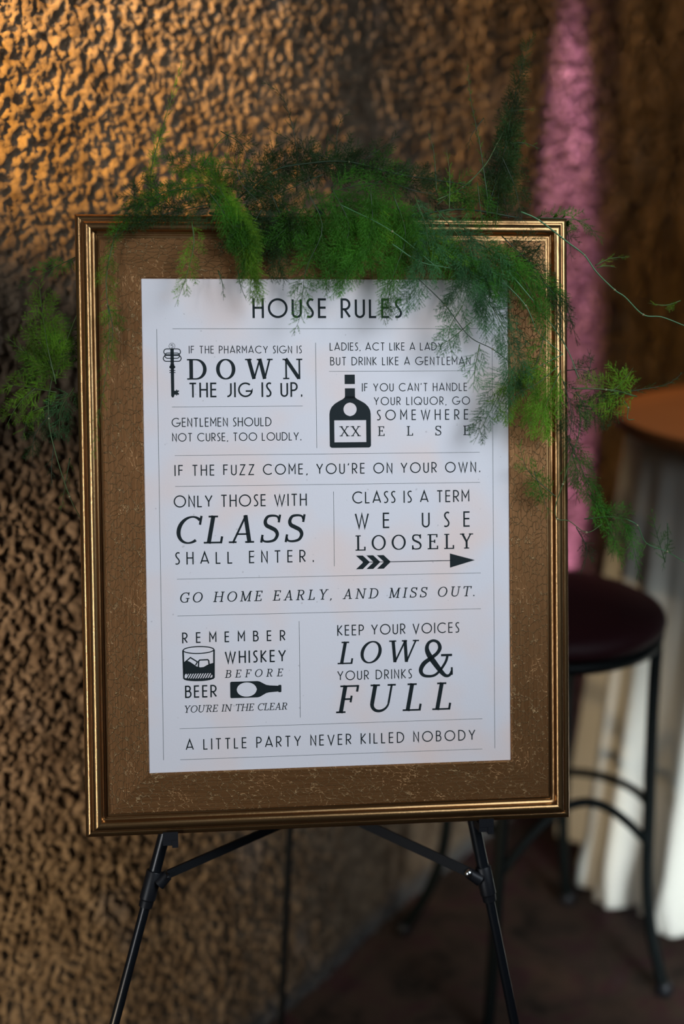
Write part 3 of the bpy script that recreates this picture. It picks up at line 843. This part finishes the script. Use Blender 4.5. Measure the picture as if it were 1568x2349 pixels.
# ---------------------------------------------------------------- bar stool
ST = Vector((.380, 2.536, 0))
stool = thing('bar_stool', 'tall bar stool with a round dark burgundy seat on black metal legs, behind the sign', 'stool', loc=ST)
feet = [Vector((.628, 2.430, 0)), Vector((.490, 2.765, 0)), Vector((.129, 2.644, 0)), Vector((.270, 2.290, 0))]
m_ = MB()
m_.lathe([(.02, .728), (.195, .728), (.214, .731), (.225, .740), (.227, .752), (.222, .764), (.205, .773), (.14, .779), (.02, .781)], n=64)
seat = m_.build('seat', M_SEAT, stool, smooth=True)
seat['label'] = 'dark burgundy padded seat'
m_ = MB(); m_.lathe([(.192, .712), (.222, .712), (.224, .728), (.192, .728), (.192, .712)], n=64, caps=False); m_.build('seat_ring', M_STEEL, stool, smooth=True)
legc = []
for i, f_ in enumerate(feet):
    d = (f_ - ST); d.z = 0; r_ = d.length; u_ = d/r_
    ra = (.214, .190, .180, .205)[i]; rb = (.224, .196, .186, .240)[i]
    P_ = [u_*ra+Vector((0, 0, .715)), u_*ra+Vector((0, 0, .58)), u_*(ra*.5+rb*.5)+Vector((0, 0, .40)), u_*rb+Vector((0, 0, .24)), u_*(rb+(r_-rb)*.35)+Vector((0, 0, .12)), u_*r_+Vector((0, 0, .010))]
    pts = catmull(P_, 8); legc.append((u_, pts))
    m_ = MB(); m_.tube(pts, .0115, 16); lg = m_.build('leg', M_STEEL, stool, smooth=True)
    m_ = MB(); m_.lathe([(.012, 0), (.017, .002), (.016, .022), (.012, .026)], c=tuple(u_*r_), n=20); m_.build('foot_cap', M_PLASTIC, lg, smooth=True)
def leg_at(i, z):
    u_, pts = legc[i]
    return min(pts, key=lambda p: abs(p.z-z))
def bow(p, q, k, lift=0.0):
    out = []
    for j in range(21):
        t = j/20; m0 = p.lerp(q, t); rr = Vector((m0.x, m0.y, 0))
        R0 = Vector((p.x, p.y, 0)).length*(1-t) + Vector((q.x, q.y, 0)).length*t
        c = rr.normalized()*(rr.length + k*(R0-rr.length)) if rr.length > .02 else rr
        out.append(c + Vector((0, 0, m0.z + lift*math.sin(math.pi*t))))
    return out
for (i, k, za, zb) in ((0, 1, .380, .345), (2, 3, .430, .400)):
    p, q = leg_at(i, za), leg_at(k, zb)
    m_ = MB(); m_.tube(bow(p, q, 1.0), .009, 12); m_.build('foot_rail', M_STEEL, stool, smooth=True)
for (i, k, z_, lift) in ((0, 3, .315, .115),):
    m_ = MB(); m_.tube(bow(leg_at(i, z_), leg_at(k, z_), 0.0, lift), .009, 12); m_.build('arched_brace', M_STEEL, stool, smooth=True)

# ---------------------------------------------------------------- cocktail table and its cloth
TC = Vector((.956, 2.915, 0))
table = thing('cocktail_table', 'tall round cocktail table with a brown wooden top, right of the sign', 'table', loc=TC)
m_ = MB(); m_.lathe([(.02, 1.022), (.372, 1.022), (.380, 1.026), (.381, 1.044), (.377, 1.050), (.02, 1.050)], n=80); m_.build('table_top', M_WOOD, table, auto=.7)
m_ = MB(); m_.lathe([(.035, .03), (.035, 1.022)], n=24); m_.build('pedestal', M_STEEL, table, auto=.7)
m_ = MB(); m_.lathe([(.24, .0), (.24, .012), (.05, .035), (.03, .04)], n=40); m_.build('base_plate', M_STEEL, table, auto=.7)
def cloth():
    nA, nZ = 420, 70
    V = []; rng = random.Random(4)
    ph = [rng.uniform(0, 6.28) for _ in range(8)]
    for j in range(nZ+1):
        t = j/nZ
        for i in range(nA):
            a = 2*math.pi*i/nA
            fold = .5*math.sin(11*a+ph[0]+.5*math.sin(3*a+ph[3])) + .30*math.sin(19*a+ph[1]+1.2*t) + .22*math.sin(31*a+ph[2]+.7*math.sin(2*a))
            lowz = .030 + .012*math.sin(6*a+ph[5])
            z = 1.020 - (1.020-lowz)*t
            amp = .004 + .040*t**.8
            if t > .88: amp *= 1+.25*math.sin((t-.88)/.12*math.pi); fold += .25*math.sin(47*a+ph[6])*(t-.88)/.12
            R = .352 + .075*t**1.1 + amp*fold
            V.append((R*math.cos(a), R*math.sin(a), z))
    Fq = []
    for j in range(nZ):
        for i in range(nA):
            Fq.append((j*nA+i, (j+1)*nA+i, (j+1)*nA+(i+1) % nA, j*nA+(i+1) % nA))
    o = fast_mesh('tablecloth', np.array(V), np.array(Fq), M_CLOTH, k=4, smooth=True)
    o.location = TC
    o['label'] = 'ivory floor-length cloth hanging in folds around the tall cocktail table'; o['category'] = 'tablecloth'
    s = o.modifiers.new('thickness', 'SOLIDIFY'); s.thickness = .0015; s.offset = -1
cloth()

# ---------------------------------------------------------------- asparagus fern
FRONDS=[
(0,[(-213,395,-20),(-216,437,-22),(-205,481,-25),(-188,535,-28),(-174,582,-30)],20,20,2,1.1),
(0,[(-187,392,-10),(-214,419,-10),(-227,434,-10)],25,40,0,1.0),
(0,[(-35,417,-20),(-34,466,-20),(-42,509,-20),(-54,538,-20),(-79,555,-20)],20,25,0,1.0),
(0,[(19,432,-10),(-24,468,-15),(-76,499,-20)],12,30,0,1.0),
(0,[(20,423,-20),(16,478,-23),(24,512,-27),(40,517,-30)],13,45,0,1.0),
(0,[(8,421,-10),(47,455,-13),(81,478,-17),(96,495,-20)],30,40,0,1.0),
(0,[(-25,426,-10),(-2,460,-15),(10,488,-20)],30,45,0,1.0),
(0,[(39,414,0),(84,437,-5),(132,452,-10)],25,30,0,1.0),
(0,[(-58,415,-10),(-57,448,-15),(-51,476,-20)],33,45,0,1.0),
(0,[(214,372,0),(224,450,-5),(239,522,-10),(255,584,-15),(272,624,-20)],44,30,0,1.3),
(0,[(200,383,0),(230,472,-7),(249,545,-13),(259,591,-20)],38,30,0,1.2),
(0,[(203,398,10),(193,474,7),(183,529,3),(179,578,0)],8,25,1,1.0),
(0,[(236,374,-10),(225,429,-10),(236,478,-10),(231,533,-10)],41,45,0,1.2),
(0,[(223,460,0),(238,421,5),(248,371,10)],33,40,0,1.0),
(0,[(234,519,-10),(248,521,-10),(273,523,-10)],8,40,1,1.0),
(0,[(234,478,-10),(253,480,-10),(277,472,-10)],9,40,1,1.0),
(0,[(200,508,0),(184,486,0),(179,465,0)],12,40,0,1.0),
(0,[(189,425,10),(191,397,15),(195,364,20)],47,35,1,1.0),
(0,[(153,392,10),(154,435,10),(150,467,10)],14,30,2,1.0),
(0,[(139,415,0),(136,464,0),(128,491,0)],6,25,1,1.0),
(0,[(-4,435,0),(-69,408,0),(-123,396,0)],44,40,0,1.0),
(0,[(-134,414,20),(-106,366,25),(-96,323,30),(-88,270,35)],66,16,2,1.5),
(0,[(-150,414,20),(-124,377,23),(-104,334,27),(-105,297,30)],61,22,1,1.4),
(0,[(-144,432,10),(-119,394,15),(-98,346,20),(-88,303,25)],50,18,2,1.2),
(0,[(-167,371,25),(-165,344,27),(-174,307,28),(-189,268,30)],33,35,2,0.8),
(0,[(-136,313,22),(-131,297,24),(-130,276,25)],7,25,1,1.0),
(0,[(-112,314,22),(-109,295,24),(-102,276,25)],7,25,1,1.0),
(0,[(-112,402,0),(-160,439,0),(-197,446,0)],50,35,1,1.2),
(0,[(-102,413,0),(-150,422,2),(-192,421,5)],50,35,2,1.2),
(0,[(-150,417,5),(-198,410,9),(-235,388,12),(-259,356,16),(-270,313,20)],36,28,1,1.4),
(0,[(-145,394,15),(-198,382,17),(-240,366,18),(-272,344,20)],30,28,0,1.2),
(0,[(-260,355,18),(-271,303,19),(-268,240,20),(-275,176,20),(-285,124,21),(-290,82,22)],20,35,2,0.9),
(0,[(-269,271,20),(-264,240,20),(-269,203,20)],25,45,1,0.8),
(0,[(-113,390,10),(-161,389,10),(-204,373,10)],38,40,0,1.2),
(0,[(-112,442,10),(-102,416,10),(-60,379,10)],33,40,0,1.0),
(0,[(-154,445,-20),(-129,480,-22),(-107,493,-25)],6,30,1,1.0),
(0,[(-129,491,-20),(-102,473,-20),(-89,435,-20)],28,45,0,1.0),
(0,[(-28,415,20),(-8,366,26),(-30,312,32),(-37,259,39),(-49,231,45)],41,40,1,1.0),
(0,[(4,416,20),(25,367,25),(8,324,30),(-9,291,35)],72,30,1,1.4),
(0,[(52,415,25),(51,361,32),(23,312,38),(5,280,45)],72,26,1,1.4),
(0,[(79,410,25),(94,356,32),(76,302,38),(63,245,45)],61,28,1,1.3),
(0,[(107,405,25),(121,356,32),(109,302,38),(78,253,45)],61,32,3,1.2),
(0,[(135,390,20),(166,346,28),(164,297,37),(134,253,45)],72,35,3,1.3),
(0,[(168,369,20),(199,325,27),(197,281,33),(179,243,40)],72,35,3,1.3),
(0,[(102,368,20),(155,325,27),(192,303,33),(220,270,40)],66,30,1,1.3),
(0,[(-70,411,10),(-55,368,15),(-61,325,20),(-54,295,25)],55,30,0,1.3),
(0,[(-81,396,5),(-60,369,10),(-28,347,15)],55,35,0,1.3),
(0,[(-16,396,10),(26,390,13),(80,380,17),(134,374,20)],66,35,1,1.4),
(0,[(-28,390,15),(4,346,20),(57,325,25),(105,313,30)],66,30,1,1.4),
(0,[(37,401,15),(80,368,20),(133,346,25),(176,324,30)],66,30,2,1.3),
(0,[(-54,394,15),(-28,357,18),(-18,325,20)],61,35,1,1.2),
(0,[(-24,464,-10),(30,452,-8),(84,438,-5),(139,431,-2),(189,421,0)],33,40,0,1.1),
(0,[(-101,404,-10),(-58,444,-7),(7,449,-3),(84,436,0)],41,40,0,1.1),
(0,[(83,426,0),(116,415,0),(161,410,0),(194,400,0)],44,40,0,1.2),
(0,[(7,414,0),(55,424,5),(104,418,10)],55,40,1,1.2),
(0,[(-81,389,15),(-103,357,18),(-136,335,20)],44,30,0,1.2),
(0,[(-177,392,-5),(-214,397,-8),(-240,413,-12),(-216,438,-15)],33,40,0,1.1),
(0,[(-80,409,-10),(-101,436,-8),(-133,443,-7),(-165,434,-5)],38,38,1,1.1),
(0,[(-57,416,-15),(-73,449,-18),(-56,482,-20)],36,42,0,1.1),
(0,[(-14,422,-15),(-24,455,-18),(-29,488,-20)],38,42,0,1.1),
(0,[(30,428,-15),(26,455,-18),(48,483,-20)],41,42,0,1.1),
(0,[(64,423,-15),(75,450,-18),(76,473,-20)],41,42,1,1.1),
(0,[(97,418,-15),(120,440,-18),(143,441,-20)],33,40,0,1.1),
(0,[(-48,391,5),(-80,412,5),(-102,417,5)],50,40,0,1.2),
(0,[(138,398,5),(165,415,5),(188,399,5)],44,42,1,1.2),
(0,[(-28,394,20),(-50,367,20),(-77,346,20)],50,35,1,1.2),
(0,[(-102,396,5),(-81,363,10),(-72,325,15)],44,30,0,1.2),
(0,[(-198,398,15),(-219,387,16),(-246,366,18)],33,35,0,1.2),
(1,[(188,347,25),(232,314,28),(258,271,32),(265,227,35)],61,28,1,1.4),
(1,[(217,358,20),(261,315,23),(287,271,27),(293,222,30)],55,28,0,1.3),
(1,[(255,315,25),(279,288,28),(303,266,30)],38,25,1,1.1),
(1,[(176,303,30),(213,249,33),(229,195,37),(225,146,40)],66,38,3,1.2),
(1,[(230,195,30),(214,168,30),(197,136,30),(177,98,30)],50,38,3,0.9),
(1,[(286,195,30),(258,173,32),(229,157,33),(212,127,35)],66,40,2,1.2),
(1,[(289,190,30),(272,152,30),(263,108,30)],72,35,2,1.3),
(1,[(293,179,25),(305,135,22),(300,86,20)],44,35,0,1.2),
(1,[(272,239,20),(260,201,25),(241,163,30)],50,35,1,1.2),
(1,[(174,249,35),(146,227,38),(121,216,40)],33,40,3,0.9),
(1,[(164,270,35),(146,238,38),(151,200,40)],33,40,3,0.9),
(1,[(185,222,35),(179,195,38),(175,162,40)],30,35,3,1.0),
(1,[(391,157,20),(358,166,15),(311,167,10)],47,60,2,1.1),
(1,[(358,163,15),(372,174,15),(388,194,15)],28,40,2,1.0),
(1,[(314,146,10),(356,142,5),(383,130,0)],41,45,0,1.1),
(1,[(313,163,15),(324,146,15),(330,130,15)],47,40,1,1.1),
(1,[(303,191,10),(326,191,8),(350,174,5)],28,40,0,1.0),
(1,[(330,180,5),(336,202,2),(332,219,0)],13,40,0,1.0),
(1,[(314,146,20),(320,132,20),(334,118,20)],13,18,1,1.0),
(1,[(358,160,15),(404,167,13),(434,173,12),(457,189,10)],14,25,0,1.0),
(1,[(268,385,-5),(327,382,-10),(360,354,-15)],30,35,1,1.1),
(1,[(311,383,-25),(317,361,-28),(321,333,-30)],22,45,0,1.0),
(1,[(285,31,20),(265,48,22),(245,70,23),(236,103,25)],28,35,1,1.0),
(1,[(257,64,20),(268,31,20),(278,4,20)],25,40,1,0.9),
(1,[(301,108,15),(324,58,12),(337,30,8),(356,7,5)],44,25,1,1.1),
(1,[(329,36,5),(355,2,3),(370,-38,2),(379,-66,0)],33,30,1,0.9),
(1,[(326,2,5),(372,2,5),(389,-32,5),(400,-80,5)],36,30,1,0.9),
(1,[(351,18,0),(368,-10,0),(362,-55,0)],33,35,0,0.8),
(1,[(438,-57,-10),(426,-17,-10),(418,17,-10)],20,35,1,0.9),
(1,[(441,-6,-10),(441,-34,-10),(434,-69,-10)],10,25,1,1.0),
(1,[(318,-9,-5),(332,-38,-5),(323,-74,-5)],25,30,0,0.8),
(1,[(312,283,-30),(322,255,-35),(332,225,-40)],22,20,0,1.0),
(1,[(340,323,10),(360,332,10),(387,334,10)],10,22,2,1.0),
(1,[(342,320,10),(355,323,10),(369,320,10)],7,22,2,1.0),
(1,[(452,279,10),(432,273,10),(409,276,10)],14,20,2,1.0),
(1,[(267,348,20),(253,326,20),(261,305,20)],25,35,0,1.0),
(1,[(317,86,-20),(325,58,-20),(322,18,-20)],30,40,0,0.7),
(1,[(233,326,22),(250,347,24),(263,364,25)],33,40,0,1.0),
(1,[(216,347,25),(199,320,28),(203,292,30)],61,35,1,1.2),
(2,[(-340,190,-18),(-361,195,-18),(-382,200,-18)],38,45,1,1.1),
(2,[(-341,195,-18),(-336,232,-18),(-339,264,-18)],38,45,2,1.1),
(2,[(-335,178,-10),(-345,226,-12),(-351,275,-13),(-354,307,-15)],52,44,2,1.3),
(2,[(-335,184,-15),(-350,222,-15),(-365,248,-15)],41,45,2,1.2),
(2,[(-308,334,-15),(-337,320,-17),(-359,307,-18),(-383,298,-20)],25,40,1,0.9),
(2,[(-335,168,-15),(-367,174,-18),(-401,179,-20)],38,45,2,1.0),
(2,[(-361,173,-15),(-383,152,-18),(-399,123,-20)],33,40,2,0.8),
(2,[(-337,195,-15),(-371,216,-18),(-397,239,-20)],25,35,2,1.2),
(2,[(-336,184,-20),(-326,222,-22),(-312,254,-25)],41,45,1,1.1),
(2,[(-314,174,-25),(-331,147,-25),(-334,109,-25)],44,40,3,1.0),
(2,[(-344,141,-20),(-363,115,-20),(-366,82,-20)],30,40,0,0.8),
(2,[(-346,152,-20),(-368,142,-20),(-379,109,-20)],30,40,2,0.8),
(2,[(-321,87,-25),(-327,55,-25),(-334,17,-25)],11,30,1,0.8),
(2,[(-340,104,-25),(-344,71,-25),(-342,47,-25)],14,35,0,0.8),
]
STEMS=[
(1,[(242,388,20),(265,378,19),(302,351,18),(324,335,17),(340,314,16),(364,292,14),(378,283,13),(402,261,12),(427,258,11),(460,246,10)],1.1,3),
(1,[(108,302,40),(141,270,39),(171,232,38),(201,216,36),(225,198,35)],0.7,0),
(1,[(213,302,35),(244,270,33),(261,236,32),(292,210,30)],0.7,3),
(1,[(292,210,30),(272,200,30),(248,189,30)],0.6,3),
(1,[(231,303,32),(270,257,30),(298,217,27),(314,179,25)],0.8,3),
(1,[(316,146,20),(316,113,19),(303,75,18),(295,47,16),(286,20,15),(288,3,14),(304,0,12),(327,-15,11),(348,-5,10)],0.8,2),
(1,[(307,168,15),(352,166,15),(391,157,15)],0.8,2),
(1,[(375,152,15),(381,143,15),(380,129,15),(389,128,15)],0.7,2),
(1,[(382,1,0),(398,-8,-2),(411,-31,-5),(440,-43,-8),(467,-59,-10)],0.8,3),
(1,[(410,-30,0),(403,-43,0),(398,-50,0)],0.6,2),
(0,[(138,404,5),(172,421,1),(201,449,-2),(218,477,-6),(234,506,-10)],1.0,2),
(0,[(-112,402,0),(-69,437,0),(-26,448,0),(29,451,0),(95,436,0),(183,424,0)],1.1,0),
(0,[(-145,386,0),(-81,381,1),(0,370,2),(82,379,3),(165,393,4),(243,383,5)],1.6,0),
(0,[(76,344,40),(109,323,40),(147,315,40)],0.8,3),
(0,[(14,393,30),(77,360,35),(136,312,40)],0.7,3),
(2,[(-304,275,-20),(-324,227,-21),(-341,184,-22),(-346,136,-22),(-337,88,-23),(-322,39,-24),(-309,11,-25)],0.8,2),
(2,[(-345,158,-20),(-330,160,-22),(-312,166,-25)],0.6,2),
]

G_INFO = [('fern_garland', 'green feathery fern garland draped thickly over the top edge of the gold frame', 'garland'),
          ('fern_cascade', 'trailing fern sprays spilling over the upper right corner and right side of the frame', 'fern'),
          ('fern_spray', 'light green fern sprays sticking out beyond the left edge of the frame', 'fern')]
G_OBJ = [thing(n_, l_, c_, matrix=SIGN_M @ Matrix.Translation(o_)) for (n_, l_, c_), o_ in
         zip(G_INFO, (Vector((0, .39, 0)), Vector((.25, .25, 0)), Vector((-.33, .15, 0))))]
G_ORG = [np.array((0, .39, 0)), np.array((.25, .25, 0)), np.array((-.33, .15, 0))]

def resample(P, step):
    s = np.concatenate([[0], np.cumsum(np.linalg.norm(np.diff(P, axis=0), axis=1))])
    n = max(3, int(s[-1]/step)+1); q = np.linspace(0, s[-1], n)
    return np.stack([np.interp(q, s, P[:, k]) for k in range(3)], 1), s[-1]
def norm(v): return v/np.maximum(1e-9, np.linalg.norm(v, axis=-1, keepdims=True))

def frond(g, pts, width, ang, shade, dens, seed):
    rs = np.random.RandomState(seed)
    P0 = np.array(pts, float)/1000
    P = np.array([tuple(p) for p in catmull([tuple(p) for p in P0], 10)])
    step = .0042/dens
    C, Ltot = resample(P, step)
    n = len(C); width = width/1000
    T = norm(np.gradient(C, axis=0))
    tilt = rs.uniform(-.5, .5)
    nrm0 = norm(np.array((rs.uniform(-.35, .35), rs.uniform(-.35, .35), 1.0)))
    Nn = norm(nrm0[None, :] - T*(T@nrm0)[:, None]); S = np.cross(T, Nn)
    TB = []; TD = []; TL = []; TP = []      # twigs: base, direction, length, plane normal
    def twig(b, d, L_, pn): TB.append(b); TD.append(d); TL.append(L_); TP.append(pn)
    sp_ = .0058/dens
    nb = max(4, int(Ltot/sp_))
    for i in range(1, nb):
        t = (i + rs.uniform(-.3, .3))/nb
        k = min(n-1, int(t*(n-1)))
        env = min(1.0, .35+t/.22) * max(0, 1-t)**.62 * rs.uniform(.6, 1.12)
        Lb = width*env + .0035
        side = -1 if i % 2 else 1
        a = math.radians(ang*(1.15-.35*t) + rs.uniform(-10, 10))
        d = T[k]*math.cos(a) + S[k]*math.sin(a)*side + Nn[k]*rs.uniform(-.35, .35)
        d = d/np.linalg.norm(d)
        # the branch itself as two or three chained twigs that curve
        m = max(1, int(round(Lb/.011))); p = C[k].copy(); dd_ = d
        for q in range(m):
            twig(p, dd_, Lb/m, Nn[k])
            if m > 1:
                bs = np.cross(dd_, Nn[k])
                for z in range(2):
                    u = (q + (z+.5)/2)/m
                    for s2 in (-1, 1):
                        if rs.rand() < .15: continue
                        Ls = min(.022, .50*Lb)*(1-u)**.7*rs.uniform(.6, 1.15)+.003
                        e = dd_*.76 + bs*s2*.60 + Nn[k]*rs.uniform(-.35, .35) + np.array((0, -.12, 0))
                        twig(p + dd_*(Lb/m)*(z+.5)/2, e/np.linalg.norm(e), Ls, Nn[k])
            p = p + dd_*(Lb/m)
            dd_ = dd_ + T[k]*.18 + np.array((0, -.16, 0)); dd_ = dd_/np.linalg.norm(dd_)
    TB = np.array(TB); TD = np.array(TD); TL = np.array(TL); TP = np.array(TP)
    cnt = np.maximum(3, (TL/.00095).astype(int))
    idx = np.repeat(np.arange(len(TB)), cnt)
    pos = (np.arange(len(idx)) - np.repeat(np.cumsum(cnt)-cnt, cnt) + .5)/cnt[idx]
    B1 = TB[idx] + TD[idx]*(TL[idx]*pos)[:, None]
    Vs = []
    for s2 in (-1, 1):
        Dn = TD[idx]; sd_ = np.cross(Dn, TP[idx])
        nd = norm(Dn*rs.uniform(.55, 1.0, (len(Dn), 1)) + sd_*s2*rs.uniform(.5, .9, (len(Dn), 1)) + TP[idx]*rs.uniform(-.6, .6, (len(Dn), 1)))
        ln = rs.uniform(.0020, .0038, (len(Dn), 1))*(1.15-.6*pos[:, None])
        wv = norm(np.cross(nd, rs.normal(size=nd.shape)))*.00024
        Vs.append(np.stack([B1-wv, B1+wv, B1+nd*ln+wv*.5], 1).reshape(-1, 3))
    sd = norm(np.cross(TD, rs.normal(size=TD.shape)))*.00024
    V1 = np.concatenate(Vs)
    V2 = np.stack([TB-sd, TB+sd, TB+TD*TL[:, None]], 1).reshape(-1, 3)
    V = np.concatenate([V1, V2]) - G_ORG[g]
    V[:, 2] = V[:, 2]
    # keep the foliage in front of the frame's face
    W_ = V + G_ORG[g]
    inside = (np.abs(W_[:, 0]) < OW/2+.002) & (np.abs(W_[:, 1]) < OH/2+.002) & (W_[:, 2] > -.05)
    front = P0[:, 2].mean() > -.004
    if front:
        zmin = np.where((np.abs(W_[:, 0]) < PW/2) & (np.abs(W_[:, 1]) < PH/2), .003, .012)
        low = inside & (W_[:, 2] < zmin)
        V[low, 2] = (zmin + (zmin - W_[:, 2])*.08)[low]
    else:
        hi = inside & (W_[:, 2] > -.036)
        V[hi, 2] = -.036 - (W_[hi, 2]+.036)*.1
    Fa = np.arange(len(V)).reshape(-1, 3)
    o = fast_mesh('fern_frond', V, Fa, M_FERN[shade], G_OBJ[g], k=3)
    m_ = MB(); st_pts = C[::max(1, n//14)]; 
    if not np.allclose(st_pts[-1], C[-1]): st_pts = np.vstack([st_pts, C[-1]])
    r_ = [.00075*(1-.8*i/(len(st_pts)-1)) for i in range(len(st_pts))]
    m_.tube([tuple(p - G_ORG[g]) for p in st_pts], r_, 6)
    m_.build('stem', M_STEM[min(shade, 2)], o, smooth=True)
    return len(V)//3
tot = 0
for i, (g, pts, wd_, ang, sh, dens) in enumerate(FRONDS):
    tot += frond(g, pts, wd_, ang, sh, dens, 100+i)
print('fern triangles', tot)
for (g, pts, r_, sh) in STEMS:
    P = catmull([tuple(x/1000 for x in p) for p in pts], 8)
    m_ = MB(); m_.tube([tuple(Vector(p)-Vector(G_ORG[g])) for p in P], [r_/1000*(1-.35*i/len(P)) for i in range(len(P))], 8)
    s_ = m_.build('trailing_stem', M_STEM[sh], G_OBJ[g], smooth=True)
    if r_ > .65:
        m_ = MB()
        for p in P[8:-1:16]:
            q = Vector(p)-Vector(G_ORG[g]); m_.lathe([(.0002, -.0018), (.0013, -.0008), (.0015, .0004), (.0004, .0020)], c=tuple(q), n=8)
        m_.build('stem_node', M_NODE, s_, smooth=True)
